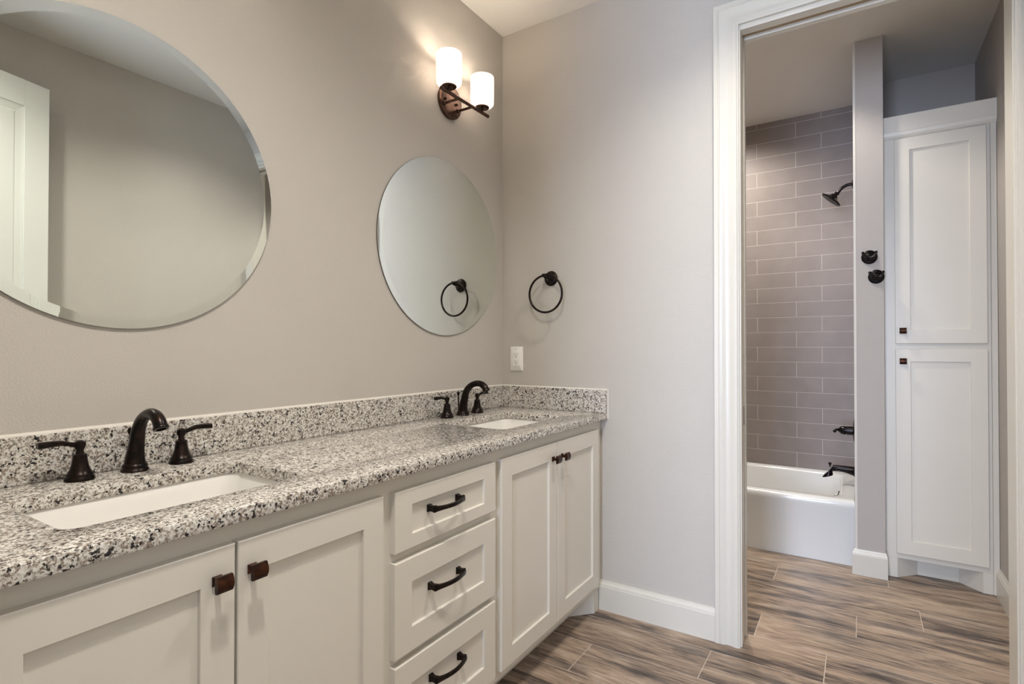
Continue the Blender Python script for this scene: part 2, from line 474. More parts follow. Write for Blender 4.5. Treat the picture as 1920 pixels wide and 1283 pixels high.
# tiled walls: real tiles standing 1 mm proud of the grout
def tile_wall(name, fn, u0, u1, z0, z1, uA, n_mat=(0, 1)):
    """fn(u, z, d) -> xyz with d the height above the backing"""
    b = MB(); bm = b.bm
    Lt, g, pitch, row0 = 0.4005, 0.0013, 0.10336, 1.9972
    def quad(a, c, e, f, d, bev, mi):
        o = [bm.verts.new(fn(*p)) for p in ((a, e, 0), (c, e, 0), (c, f, 0), (a, f, 0))]
        m_ = [bm.verts.new(fn(*p)) for p in ((a, e, d - bev), (c, e, d - bev), (c, f, d - bev), (a, f, d - bev))]
        t = [bm.verts.new(fn(*p)) for p in ((a + bev, e + bev, d), (c - bev, e + bev, d), (c - bev, f - bev, d), (a + bev, f - bev, d))]
        for q in ([t],):
            ff = bm.faces.new(t); ff.material_index = mi
        for i in range(4):
            k = (i + 1) % 4
            for A, B in ((o, m_), (m_, t)):
                ff = bm.faces.new((A[i], A[k], B[k], B[i])); ff.material_index = mi
    i = -9
    while True:
        zt, zb = row0 - i * pitch, row0 - (i + 1) * pitch
        if zt < z0: break
        a, c = max(z0, zb + g), min(z1, zt - g)
        if c - a > 0.004:
            off = uA if i % 2 == 0 else uA + 0.2472
            u = off - Lt * math.ceil((off - u0) / Lt)
            while u < u1:
                p, q = max(u0, u + g), min(u1, u + Lt - g)
                if q - p > 0.004: quad(p, q, a, c, 0.0016, 0.0005, 0)
                u += Lt
        i += 1
    # grout bed
    corners = [(u0, z0), (u1, z0), (u1, z1), (u0, z1)]
    f = bm.faces.new([bm.verts.new(fn(u, z, 0.0008)) for u, z in corners]); f.material_index = 1
    back = [bm.verts.new(fn(u, z, -0.008)) for u, z in corners]
    f2 = bm.faces.new(list(reversed(back))); f2.material_index = 1
    fr = [v for v in f.verts]
    for i in range(4):
        k = (i + 1) % 4
        s = bm.faces.new((fr[i], back[i], back[k], fr[k])); s.material_index = 1
    return struct(b.build(name, [M_TILE, M_GROUT]))
tile_wall('wall_tub_back', lambda u, z, d: (u, YT - d, z), -0.03, XP0 - 0.0005, 0.33, H2, 0.8972)
tile_wall('wall_tub_faucet_side', lambda u, z, d: (XP0 - 0.0085 - d, u, z), YP + 0.004, YT - 0.002, 0.0, H2, 1.30)
tile_wall('wall_tub_head_side', lambda u, z, d: (-0.03 + 0.0085 + d, u, z), YP, YT - 0.002, 0.33, H2, 1.30)
wallbox('wall_tub_outer', M_WALL2, (-0.15, XP0, YT + 0.008, YT + 0.12, 0, 2.9))
# white edge strip where the tiles end beside the painted wall end
b = MB(); b.box(XP0 - 0.0105, XP0 + 0.0005, YP - 0.0012, YP + 0.004, 0.128, H2)
struct(b.build('trim_tile_edge', M_CAULK))

# ------------------------------------------------------------------ trim
BASE = [(0, 0), (0.015, 0), (0.015, 0.103), (0.0125, 0.1065), (0.0135, 0.1085), (0.012, 0.115), (0.0075, 0.122), (0.006, 0.129), (0, 0.129)]
def base_x(name, x0, x1, y, sgn=-1):
    b = MB(); b.prism(BASE, lambda u, v, a: (a, y + sgn * u, v), x0, x1)
    return struct(b.build(name, M_TRIM))
def base_y(name, y0, y1, x, sgn=-1):
    b = MB(); b.prism(BASE, lambda u, v, a: (x + sgn * u, a, v), y0, y1)
    return struct(b.build(name, M_TRIM))
CX0, CX1, CZ = 1.0236, XR, 2.5284
base_x('baseboard_back', 0.527, CX0, 0)
base_y('baseboard_right', YR + 0.1, -0.02, XR)
base_y('baseboard_tub_right', WT + 0.02, 1.117, XB)
base_x('baseboard_tub_front', -0.03, 1.02, WT, 1)
# the baseboard wrapping the wall end beside the tub
b = MB()
rings = []
for u, v in BASE:
    rings.append([(XP0 - 0.010, YP + 0.02, v), (XP0 - 0.010 - u * 0.9, YP - u, v), (XP1 + u * 0.6, YP - u, v), (XP1 + u * 0.6, 1.117, v), (XP1, 1.117, v), (XP1 - 0.01, YP + 0.02, v)])
b.loops(rings)
struct(b.build('baseboard_partition', M_TRIM))

CAS = [(0, 0), (0, 0.017), (0.002, 0.0195), (0.017, 0.0195), (0.0195, 0.0165), (0.0215, 0.0165), (0.024, 0.0185), (0.030, 0.0175), (0.040, 0.0125), (0.052, 0.0105), (0.062, 0.012), (0.070, 0.0155), (0.076, 0.0165), (0.085, 0.0165), (0.0885, 0.013), (0.0938, 0.0115), (0.0938, 0)]
def casing(name, x0, x1, zt, y, sgn, rs=1.0):
    b = MB(); rings = []
    for t, p in CAS:
        rings.append([(x0 + t, y + sgn * p, 0), (x0 + t, y + sgn * p, zt - t), (x1 - t * rs, y + sgn * p, zt - t), (x1 - t * rs, y + sgn * p, 0)])
    b.loops(rings, close=False, cap0=False, cap1=False)
    return struct(b.build(name, M_TRIM, smooth=True))
casing('trim_tub_doorway', CX0, CX1 - 0.0005, CZ, 0, -1, (XR - 0.0005 - X1 - 0.005) / 0.0938)
casing('trim_tub_doorway_inner', CX0, X1 + 0.005 + 0.0938, CZ, WT, 1)
casing('trim_entry_doorway', DX0 - 0.099, DX1 + 0.099, DZ + 0.099, YR - WT, -1)
# room-side casing of the entry stops at the vanity
casing('trim_entry_doorway_inner', DX0 - 0.099, DX1 + 0.099, DZ + 0.099, YR, 1)

# jamb of the tub doorway: split boards with the pocket door's slot between
def pocket_jamb():
    b = MB(); t = JO
    for ya, yb in ((0.0, 0.046), (0.086, WT)):
        b.box(X0 - t, X0, ya, yb, 0, ZD + t, 0.0015)
        b.box(X0, X1, ya, yb, ZD, ZD + t, 0.0015)
    b.box(X1, X1 + t, 0, WT, 0, ZD + t, 0.0015)
    return struct(b.build('trim_pocket_jamb', M_TRIM))
pocket_jamb()
b = MB(); b.box(X0 - 0.02, X1 + 0.0, 0.046, 0.086, ZD + 0.014, ZD + 0.0195)
struct(b.build('trim_pocket_track', M_RAWWOOD))
b = MB(); b.box(X0 - 0.0185, X0 - 0.004, 0.050, 0.082, 0.012, ZD + 0.010, 0.002)
pd = struct(b.build('door_1', M_TRIM))
b = MB(); b.box(X0 - 0.0045, X0 - 0.0025, 0.055, 0.077, 0.855, 0.930, 0.0008)
e = b.build('edge_pull', M_BLACK, pd); e['label'] = 'small dark edge pull plate'
# jamb of the entry doorway
b = MB()
b.box(DX0 - JO, DX0, YR - WT, YR, 0, DZ + JO, 0.0015); b.box(DX1, DX1 + JO, YR - WT, YR, 0, DZ + JO, 0.0015); b.box(DX0, DX1, YR - WT, YR, DZ, DZ + JO, 0.0015)
struct(b.build('trim_entry_jamb', M_TRIM))

# the open entry door, seen in the big mirror
def entry_door():
    hx, hy = 1.605, -2.095
    ex, ey = 1.842, -1.267
    d = Vector((ex - hx, ey - hy, 0)); wdt = d.length; d.normalize()
    n = Vector((-d.y, d.x, 0))           # faces the vanity
    def fn(u, z, w): return Vector((hx, hy, 0)) + d * u + n * w + Vector((0, 0, z))
    b = MB()
    t = 0.035
    zt, zb = 2.43, 0.012
    stile = 0.105
    panels = ((zb + 0.20, 0.92), (1.05, zt - 0.125))
    # slab core
    def bx(u0, u1, z0, z1, w0, w1, bev):
        vs = b.box(u0, u1, w0, w1, z0, z1, bev)
        for v in vs: v.co = fn(v.co.x, v.co.z, v.co.y)
    bx(0, wdt, zb, zt, -t + 0.009, -0.009, 0)
    for w0, w1 in ((-0.009, 0.0), (-t, -t + 0.009)):
        bx(0, stile, zb, zt, w0, w1, 0.0015); bx(wdt - stile, wdt, zb, zt, w0, w1, 0.0015)
        for a, c in ((zb, panels[0][0]), (panels[0][1], panels[1][0]), (panels[1][1], zt)):
            bx(stile, wdt - stile, a, c, w0, w1, 0.0015)
        for a, c in panels:
            s = 1 if w0 > -0.02 else -1
            zz = -0.009 if s > 0 else -t + 0.009
            r = []
            for ins, h in ((0.0, 0.0), (0.0, 0.006), (0.012, 0.003), (0.026, 0.0015), (0.034, 0.0005), (0.040, 0.0035), (0.046, 0.004)):
                r.append([fn(u, z, zz + s * h) for u, z in ((stile + ins, a + ins), (wdt - stile - ins, a + ins), (wdt - stile - ins, c - ins), (stile + ins, c - ins))])
            b.loops(r, cap0=False)
    door = struct(b.build('door_2', M_DOOR))
    for s, w0 in ((1, 0.0), (-1, -t)):
        k = MB()
        c = fn(wdt - 0.06, 0.92, w0); ax = n * s
        k.lathe([(0.001, 0), (0.032, 0.0), (0.032, 0.004), (0.026, 0.008), (0.011, 0.011), (0.011, 0.038), (0.022, 0.046), (0.028, 0.056), (0.026, 0.068), (0.014, 0.076), (0.001, 0.077)], c, ax, 28)
        k.build('door_knob', M_BLACK, door, smooth=True)
entry_door()

# ------------------------------------------------------------------ cabinet parts
def shaker(mb, fn, u0, u1, v0, v1, thick, su, st, sb, rec=0.0085, ch=0.0018):
    """frame-and-panel front; fn(u, v, w), w from 0 (back) to thick (front)"""
    def R(iu0, iu1, iv0, iv1, w): return [fn(u0 + iu0, v0 + iv0, w), fn(u1 - iu1, v0 + iv0, w), fn(u1 - iu1, v1 - iv1, w), fn(u0 + iu0, v1 - iv1, w)]
    r = [R(0, 0, 0, 0, 0), R(0, 0, 0, 0, thick - ch), R(ch, ch, ch, ch, thick)]
    r.append(R(su - 0.001, su - 0.001, sb - 0.001, st - 0.001, thick))
    r.append(R(su, su, sb, st, thick - 0.001))
    r.append(R(su + 0.0006, su + 0.0006, sb + 0.0006, st + 0.0006, thick - rec))
    mb.loops(r)

XF, XD = 0.531, 0.550           # vanity face frame front, door front
V = lambda u, v, w: (XF + w, u, v)
LIN_F, LIN_D = 1.117, 1.098
W_ = lambda u, v, w: (u, LIN_F - w, v)

def knob_mesh(fn, u, v, w0):
    """square knob with a convex face, on a short stem; fn as shaker"""
    k = MB()
    hs = 0.0145
    rings = []
    k.loops([[fn(u + 0.0085 * a, v + 0.0085 * c, w0) for a, c in ((-1, -1), (1, -1), (1, 1), (-1, 1))],
             [fn(u + 0.0085 * a, v + 0.0085 * c, w0 + 0.003) for a, c in ((-1, -1), (1, -1), (1, 1), (-1, 1))],
             [fn(u + 0.005 * a, v + 0.005 * c, w0 + 0.006) for a, c in ((-1, -1), (1, -1), (1, 1), (-1, 1))],
             [fn(u + 0.005 * a, v + 0.005 * c, w0 + 0.021) for a, c in ((-1, -1), (1, -1), (1, 1), (-1, 1))]])
    n = 10
    prof = []
    for i in range(n + 1):
        t = -1 + 2 * i / n
        prof.append((t * hs, 0.0265 + 0.0055 * (1 - t * t)))
    out = prof + [(hs, 0.0215), (0.011, 0.0205), (-0.011, 0.0205), (-hs, 0.0215)]
    k.loops([[fn(u + du, v + q, w0 + ww) for q, ww in out] for du in (-hs, -hs + 0.001, hs - 0.001, hs)])
    return k

def pull_mesh(fn, u, v, w0, half=0.0660):
    """bow pull: flared block feet and a bar arching out from the drawer"""
    k = MB()
    n = 22
    rings = []
    for i in range(n + 1):
        t = -1 + 2 * i / n
        a = abs(t)
        out = 0.039 - 0.015 * a ** 2.0
        hh = 0.0056 + 0.0040 * a ** 5
        th = 0.0035 + 0.0015 * a ** 3
        uu = u + t * (half - 0.002)
        rings.append([fn(uu, v - hh, w0 + out - th), fn(uu, v + hh, w0 + out - th), fn(uu, v + hh * 0.85, w0 + out + th * 0.6), fn(uu, v, w0 + out + th), fn(uu, v - hh * 0.85, w0 + out + th * 0.6)])
    k.loops(rings)
    for s in (-1, 1):
        r = []
        for w_, hw, hh in ((0.0, 0.0070, 0.0095), (0.003, 0.0070, 0.0095), (0.012, 0.0050, 0.0070), (0.020, 0.0050, 0.0080), (0.0245, 0.0055, 0.0090), (0.0260, 0.0050, 0.0085)):
            c = u + s * (half - 0.0060)
            r.append([fn(c - hw, v - hh, w0 + w_), fn(c + hw, v - hh, w0 + w_), fn(c + hw, v + hh, w0 + w_), fn(c - hw, v + hh, w0 + w_)])
        k.loops(r)
    return k

# ------------------------------------------------------------------ vanity cabinet
ZC0, ZC1 = 0.8477, 0.8751      # granite slab
VY0 = -2.132                   # left end of the vanity
van = thing('vanity_cabinet', 'long off-white double vanity cabinet under the granite countertop', 'cabinet', (0.27, VY0 / 2, 0))
b = MB()
b.box(XF - 0.019, XF, VY0, -0.002, 0.0985, 0.8475, 0.0008)            # face frame
b.box(0.004, XF - 0.019, VY0, VY0 + 0.018, 0.0, 0.8475)             # left side
b.box(0.004, XF - 0.019, -0.020, -0.002, 0.0985, 0.8475)              # right side
b.box(0.004, XF - 0.019, VY0 + 0.018, -0.020, 0.0985, 0.116)          # bottom
b.box(0.004, 0.010, VY0 + 0.018, -0.020, 0.116, 0.8475)               # back
b.box(0.004, XF - 0.019, -1.306, -1.288, 0.116, 0.8475); b.box(0.004, XF - 0.019, -0.862, -0.844, 0.116, 0.8475)
b.build('cabinet_body', M_CAB, van)
b = MB()
b.box(0.430, 0.448, VY0, -0.150, 0.001, 0.0985)
b.loops([[(0.430, -0.150, z), (0.448, -0.150, z), (0.5265, -0.064, z), (0.5265, -0.018, z), (0.500, -0.018, z)] for z in (0.001, 0.0985)])
b.build('toe_kick', M_CAB, van)
vdoors = [(-2.062, -1.7018), (-1.6965, -1.3343), (-0.826, -0.4492), (-0.4455, -0.064)]
for i, (a, c) in enumerate(vdoors):
    b = MB(); shaker(b, V, a, c, 0.132, 0.8085, XD - XF, 0.062, 0.0625, 0.060)
    d = b.build('door', M_CAB, van)
    ky = {0: -1.736, 1: -1.670, 2: -0.484, 3: -0.413}[i]
    k = knob_mesh(V, ky, 0.752, XD - XF).build('knob', M_KNOB, d, smooth=True)
    if i == 0: k['label'] = 'copper bronze square knob'
for (z0, z1, zp, st, sb) in ((0.6555, 0.8070, 0.7385, 0.041, 0.036), (0.3935, 0.6310, 0.530, 0.062, 0.062), (0.132, 0.3740, 0.284, 0.062, 0.062)):
    b = MB(); shaker(b, V, -1.2965, -0.8605, z0, z1, XD - XF, 0.061, st, sb)
    d = b.build('drawer', M_CAB, van)
    pull_mesh(V, (-1.1050 if zp > 0.7 else -1.1010 if zp > 0.4 else -1.0960), zp, XD - XF - 0.0085).build('pull', M_ORB, d, smooth=True)

# ------------------------------------------------------------------ countertop with two undermount cut-outs
top = thing('countertop', 'speckled white and grey granite countertop with backsplash on the vanity', 'countertop', (0.28, VY0 / 2, ZC0))
CUT = [(0.165, 0.452, -1.926, -1.482), (0.165, 0.452, -0.665, -0.221)]
def slab():
    b = MB(); bm = b.bm
    loops_ = [[(0.002, VY0), (0.564, VY0), (0.564, -0.002), (0.002, -0.002)]] + [rrect(x0, x1, y0, y1, 0.032, 7) for x0, x1, y0, y1 in CUT]
    es = []
    for lp in loops_:
        vs = [bm.verts.new((x, y, ZC1)) for x, y in lp]
        for i in range(len(vs)): es.append(bm.edges.new((vs[i], vs[(i + 1) % len(vs)])))
    bmesh.ops.triangle_fill(bm, use_beauty=True, edges=es)
    ext = bmesh.ops.extrude_face_region(bm, geom=list(bm.faces))
    vs = [g for g in ext['geom'] if isinstance(g, bmesh.types.BMVert)]
    bmesh.ops.translate(bm, verts=vs, vec=(0, 0, -(ZC1 - ZC0)))
    bmesh.ops.recalc_face_normals(bm, faces=bm.faces)
    ed = [e for e in bm.edges if len(e.link_faces) == 2 and abs(e.calc_face_angle(0)) > 1.3 and abs(e.verts[0].co.z - e.verts[1].co.z) < 1e-5]
    bmesh.ops.bevel(bm, geom=ed, offset=0.0022, segments=2, profile=0.5, affect='EDGES')
    return b.build('slab', M_GRAN, top, smooth=True)
slab()
SPT, SPZ = 0.0213, 0.9768
b = MB(); b.box(0.002, SPT, VY0, -0.002, ZC1 + 0.0003, SPZ, 0.0012); b.build('backsplash', M_GRAN, top)
b = MB(); b.box(SPT + 0.0003, 0.564, -SPT, -0.002, ZC1 + 0.0003, SPZ, 0.0012); b.build('side_splash', M_GRAN, top)
b = MB()
b.prism([(0, 0), (0.007, 0), (0.006, 0.0015), (0.0025, 0.004), (0, 0.0055)], lambda u, v, a: (u + 0.0005, a, SPZ + v), VY0, -0.0005)
b.prism([(0, 0), (0.007, 0), (0.006, 0.0015), (0.0025, 0.004), (0, 0.005)], lambda u, v, a: (a, -u - 0.0005, SPZ + v), 0.008, 0.5655)
b.prism([(0, 0), (0.0035, 0), (0.001, 0.004), (0, 0.005)], lambda u, v, a: (0.564 + v, -u - 0.0005, a), ZC0, SPZ + 0.002)
ck = b.build('caulk', M_CAULK, top); ck['label'] = 'white caulk line'

# sinks
def make_sink(cut, label):
    x0, x1, y0, y1 = cut
    s = thing('sink', label, 'sink', ((x0 + x1) / 2, (y0 + y1) / 2, 0.70), 'undermount sinks')
    b = MB()
    def ring(o, r, z, n=8): return [(x, y, z) for x, y in rrect(x0 - o, x1 + o, y0 - o, y1 + o, r, n)]
    zt = ZC0 - 0.0008
    inner = [ring(0.006, 0.036, zt), ring(0.004, 0.036, zt - 0.004), ring(0.001, 0.036, zt - 0.03), ring(-0.006, 0.040, zt - 0.09), ring(-0.014, 0.044, zt - 0.115), ring(-0.030, 0.040, zt - 0.130), ring(-0.055, 0.035, zt - 0.136)]
    outer = [ring(-0.055, 0.035, zt - 0.146), ring(-0.025, 0.045, zt - 0.142), ring(-0.002, 0.048, zt - 0.12), ring(0.006, 0.044, zt - 0.09), ring(0.012, 0.042, zt - 0.012), ring(0.022, 0.050, zt - 0.010), ring(0.022, 0.050, zt)]
    b.loops(outer + inner)
    b.build('basin', M_PORC, s, smooth=True)
    b = MB()
    cx, cy = (x0 + x1) / 2 - 0.02, (y0 + y1) / 2
    b.lathe([(0.001, 0.0), (0.031, 0.0), (0.031, 0.0015), (0.027, 0.003), (0.0235, 0.0015), (0.022, 0.0015), (0.021, 0.005), (0.015, 0.007), (0.001, 0.0075)], (cx, cy, zt - 0.1358), (0, 0, 1), 32)
    b.build('drain', M_ORB, s, smooth=True)
    return s
make_sink(CUT[0], 'large white rectangular undermount sink nearest the camera, under the left mirror')
make_sink(CUT[1], 'white rectangular undermount sink near the corner, set in the granite by the side splash')

# faucets
def bez(p0, p1, p2, p3, n):
    out = []
    for i in range(n + 1):
        t = i / n; a = (1 - t)
        out.append(tuple(a ** 3 * p0[k] + 3 * a * a * t * p1[k] + 3 * a * t * t * p2[k] + t ** 3 * p3[k] for k in range(3)))
    return out
def make_faucet(y, label, dy=(-0.1075, 0.104)):
    x = 0.070; z = ZC1
    f = thing('faucet', label, 'faucet', (x, y, z), 'bronze widespread faucets')
    b = MB()
    b.lathe([(0.001, 0), (0.0285, 0), (0.029, 0.003), (0.0265, 0.007), (0.0255, 0.009), (0.0265, 0.011), (0.0255, 0.015), (0.0225, 0.018), (0.001, 0.019)], (x, y, z), seg=40)
    pts = [(x, y, z + 0.010), (x, y, z + 0.020), (x + 0.001, y, z + 0.034), (x + 0.006, y, z + 0.055)] + bez((x + 0.012, y, z + 0.078), (x + 0.019, y, z + 0.142), (x + 0.106, y, z + 0.160), (x + 0.124, y, z + 0.111), 18)
    rad = [0.0235, 0.0215, 0.0192, 0.0168] + [0.0152 - 0.0028 * min(1, i / 8) + 0.0020 * max(0, (i - 8) / 10) for i in range(19)]
    b.tube(pts, rad, 28)
    e = Vector(pts[-1]); d = (Vector(pts[-1]) - Vector(pts[-2])).normalized()
    b.lathe([(0.001, -0.004), (0.0145, -0.004), (0.0162, -0.001), (0.0162, 0.0025), (0.0145, 0.004), (0.010, 0.0042), (0.010, 0.001), (0.001, 0.001)], e, d, 28)
    b.build('spout', M_ORB, f, smooth=True)
    b = MB()
    b.lathe([(0.001, 0), (0.006, 0), (0.006, 0.003), (0.0028, 0.005), (0.0028, 0.080), (0.0035, 0.084), (0.0055, 0.087), (0.0062, 0.093), (0.005, 0.098), (0.001, 0.100)], (0.046, y, z), seg=20)
    b.build('lift_rod', M_ORB, f, smooth=True)
    for s, d_ in ((-1, dy[0]), (1, dy[1])):
        yy = y + d_
        b = MB()
        b.lathe([(0.001, 0), (0.0275, 0), (0.028, 0.003), (0.0255, 0.008), (0.0245, 0.010), (0.0253, 0.0115), (0.0245, 0.014), (0.0225, 0.0165), (0.0185, 0.024), (0.0155, 0.034), (0.0135, 0.046), (0.0130, 0.053), (0.0138, 0.0545), (0.0132, 0.0565), (0.0085, 0.058), (0.0068, 0.062), (0.0070, 0.066), (0.0098, 0.071), (0.0112, 0.077), (0.0100, 0.083), (0.0055, 0.0865), (0.001, 0.087)], (x, yy, z), seg=36)
        h = b.build('handle', M_ORB, f, smooth=True)
        b = MB()
        rings = []
        prof = [(0.004, 0.0775, 0.0055, 0.0060), (0.014, 0.0790, 0.0050, 0.0052), (0.024, 0.0825, 0.0055, 0.0050), (0.034, 0.0852, 0.0070, 0.0054), (0.048, 0.0855, 0.0078, 0.0060), (0.071, 0.0845, 0.0084, 0.0068), (0.074, 0.0843, 0.0078, 0.0060)]
        for o_, zz, hw, hh in prof:
            rings.append([(x + a * hw, yy + s * o_, z + zz + c * hh) for a, c in ((-1, -0.6), (-0.6, -1), (0.6, -1), (1, -0.6), (1, 0.6), (0.6, 1), (-0.6, 1), (-1, 0.6))])
        b.loops(rings)
        b.build('lever', M_ORB, h, smooth=True)
    return f
make_faucet(-1.668, 'dark bronze widespread faucet with two lever handles, the large one nearest the camera')
make_faucet(-0.412, 'dark bronze widespread faucet with two lever handles, the small one near the corner', (-0.106, 0.104))

# ------------------------------------------------------------------ mirrors
def make_mirror(cy, cz, ry, rz, label):
    m = thing('mirror', label, 'mirror', (0, cy, cz - rz), 'round frameless mirrors')
    n = 144
    def ring(ins, x): return [(x, cy + (ry - ins) * math.cos(2 * PI * i / n), cz + (rz - ins) * math.sin(2 * PI * i / n)) for i in range(n)]
    b = MB()
    L_ = b.loops([ring(0.0, 0.0055), ring(0.0, 0.0068), ring(0.0235, 0.0076)], cap0=True, cap1=True)
    b.build('glass', M_MIRROR, m)
    b = MB(); b.loops([ring(0.001, 0.0052), ring(0.0005, 0.0002)][::-1])
    b.build('backing', M_MIRBACK, m)
    return m
make_mirror(-1.665, 1.589, 0.387, 0.377, 'larger-looking round frameless mirror on the left, reflecting the open white door')
make_mirror(-0.4535, 1.597, 0.393, 0.378, 'round frameless mirror nearer the corner below the lit sconce, reflecting the towel ring')

# ------------------------------------------------------------------ sconces
def make_sconce(cy, label):
    bx, bz = 0.100, 2.213
    s = thing('wall_sconce', label, 'wall lamp', (0, cy, 2.12), 'two-light bronze wall sconces')
    b = MB()
    b.lathe([(0.001, 0.0005), (0.073, 0.0005), (0.0745, 0.004), (0.0745, 0.014), (0.070, 0.0185), (0.064, 0.0195), (0.001, 0.0200)], (0, cy + 0.004, 2.240), (1, 0, 0), 56)
    pl = b.build('backplate', M_SCONCE, s, smooth=True)
    for o in (-0.040, 0.035):
        b = MB()
        b.lathe([(0.001, 0.0), (0.0055, 0.0), (0.0055, 0.008), (0.003, 0.0095), (0.001, 0.0095)], (0.0198, cy + o, 2.236), (1, 0, 0), 16)
        b.build('screw', M_SCONCE, pl, smooth=True)
    for o in (-0.0475, 0.0475):
        b = MB()
        b.lathe([(0.001, 0), (0.0085, 0), (0.0085, 0.006), (0.0055, 0.008), (0.0055, 0.080)], (0.0195, cy + o, bz), (1, 0, 0), 20)
        b.build('arm', M_SCONCE, s, smooth=True)
    b = MB(); b.lathe([(0.001, 0), (0.0065, 0), (0.0075, 0.001), (0.0075, 0.329), (0.0065, 0.330), (0.001, 0.330)], (bx, cy - 0.165, bz), (0, 1, 0), 24)
    b.build('bar', M_SCONCE, s, smooth=True)
    for k, o in enumerate((-0.1135, 0.118)):
        yy = cy + o
        b = MB()
        b.lathe([(0.001, 0), (0.005, 0), (0.005, 0.016), (0.030, 0.0165), (0.0315, 0.018), (0.0315, 0.0205), (0.030, 0.022), (0.001, 0.022)], (bx, yy, bz + 0.004), seg=36)
        b.build('holder', M_SCONCE, s, smooth=True)
        b = MB()
        z0 = bz + 0.0265
        prof = [(0.012, 0.0), (0.034, 0.0), (0.044, 0.003), (0.0505, 0.010), (0.052, 0.019), (0.052, 0.130), (0.0505, 0.132), (0.0485, 0.132), (0.0475, 0.130), (0.0475, 0.020), (0.046, 0.012), (0.040, 0.006), (0.032, 0.004), (0.012, 0.004)]
        seg = 44
        rings = [[(bx + r * math.cos(2 * PI * i / seg), yy + r * math.sin(2 * PI * i / seg), z0 + h) for i in range(seg)] for r, h in prof]
        b.loops(rings + [rings[0]], cap0=False, cap1=False)
        sh = b.build('shade', M_SHADE, s, smooth=True); sh['label'] = 'lit white glass cylinder shade'
        b = MB()
        b.lathe([(0.001, 0), (0.012, 0), (0.012, 0.03), (0.020, 0.050), (0.024, 0.066), (0.020, 0.082), (0.010, 0.090), (0.001, 0.092)], (bx, yy, z0 + 0.0045), seg=24)
        b.build('bulb', M_BULB, s, smooth=True)
        lamp('sconce_lamp', 'POINT', (bx, yy, z0 + 0.102), 0.62, WARM, 0.018)
    return s
make_sconce(-0.432, 'lit two-light bronze wall sconce with white cylinder shades beside the ceiling corner')
make_sconce(-1.645, 'second two-light bronze wall sconce above the left mirror')

# ------------------------------------------------------------------ towel ring
tr = thing('towel_ring', 'dark bronze towel ring on the back wall above the outlet', 'towel ring', (0.279, 0, 1.32))
b = MB()
b.lathe([(0.001, 0.0005), (0.0345, 0.0005), (0.0355, 0.003), (0.0335, 0.006), (0.029, 0.008), (0.0275, 0.011), (0.024, 0.0125), (0.019, 0.014), (0.016, 0.018), (0.010, 0.022), (0.0075, 0.028), (0.0075, 0.050), (0.001, 0.052)], (0.279, 0, 1.494), (0, -1, 0), 44)
b.build('rosette', M_ORB, tr, smooth=True)
b = MB(); b.ball((0.279, -0.057, 1.500), 0.0115); b.tube([(0.264, -0.057, 1.5035), (0.294, -0.057, 1.5035)], 0.0085, 16)
b.build('post', M_ORB, tr, smooth=True)
b = MB()
pts = [(0.279 + 0.0865 * math.sin(2 * PI * i / 72), -0.057 - 0.002 * 0, 1.417 + 0.0865 * math.cos(2 * PI * i / 72)) for i in range(72)]
rings = []
for i in range(72):
    a = 2 * PI * i / 72
    c = Vector((0.279, -0.057, 1.417)); rd = Vector((math.sin(a), 0, math.cos(a)))
    rings.append([c + rd * (0.0865 + 0.0052 * math.cos(q)) + Vector((0, 0.0052 * math.sin(q), 0)) for q in [2 * PI * k / 14 for k in range(14)]])
b.loops(rings + [rings[0]], cap0=False, cap1=False)
b.build('ring', M_ORB, tr, smooth=True)

# ------------------------------------------------------------------ outlet
ol = thing('wall_outlet', 'white duplex wall outlet on the back wall above the side splash', 'outlet', (0.0855, 0, 1.052))
b = MB()
cx, z0, z1 = 0.0855, 1.0505, 1.1705
b.loops([[(x, y_, z) for x, z in rrect(cx - 0.037 + i_, cx + 0.037 - i_, z0 + i_, z1 - i_, 0.004, 4)] for i_, y_ in ((0.0, -0.0003), (0.0, -0.003), (0.0035, -0.006))])
b.build('cover_plate', M_PLATE, ol, smooth=True)
b = MB(); b.box(cx - 0.0165, cx + 0.0165, -0.0085, -0.0055, 1.0765, 1.1445, 0.001)
rec = b.build('receptacle', M_PLATE, ol)
for zc in (1.1275, 1.094):
    b = MB(); b.box(cx - 0.0072, cx - 0.0052, -0.0088, -0.0084, zc - 0.0005, zc + 0.0075); b.build('slot', M_SLOT, rec)
    b = MB(); b.box(cx + 0.0052, cx + 0.0068, -0.0088, -0.0084, zc + 0.0005, zc + 0.0070); b.build('slot', M_SLOT, rec)
    b = MB(); b.lathe([(0.001, 0), (0.0025, 0), (0.0025, 0.0004), (0.001, 0.0004)], (cx, -0.0084, zc - 0.007), (0, -1, 0), 12); b.build('ground_hole', M_SLOT, rec)
for zc in (1.0605, 1.1605):
    b = MB(); b.lathe([(0.001, 0), (0.0022, 0), (0.0022, 0.0005), (0.001, 0.0005)], (cx, -0.0058, zc), (0, -1, 0), 12); b.build('screw', M_CHROME, ol)

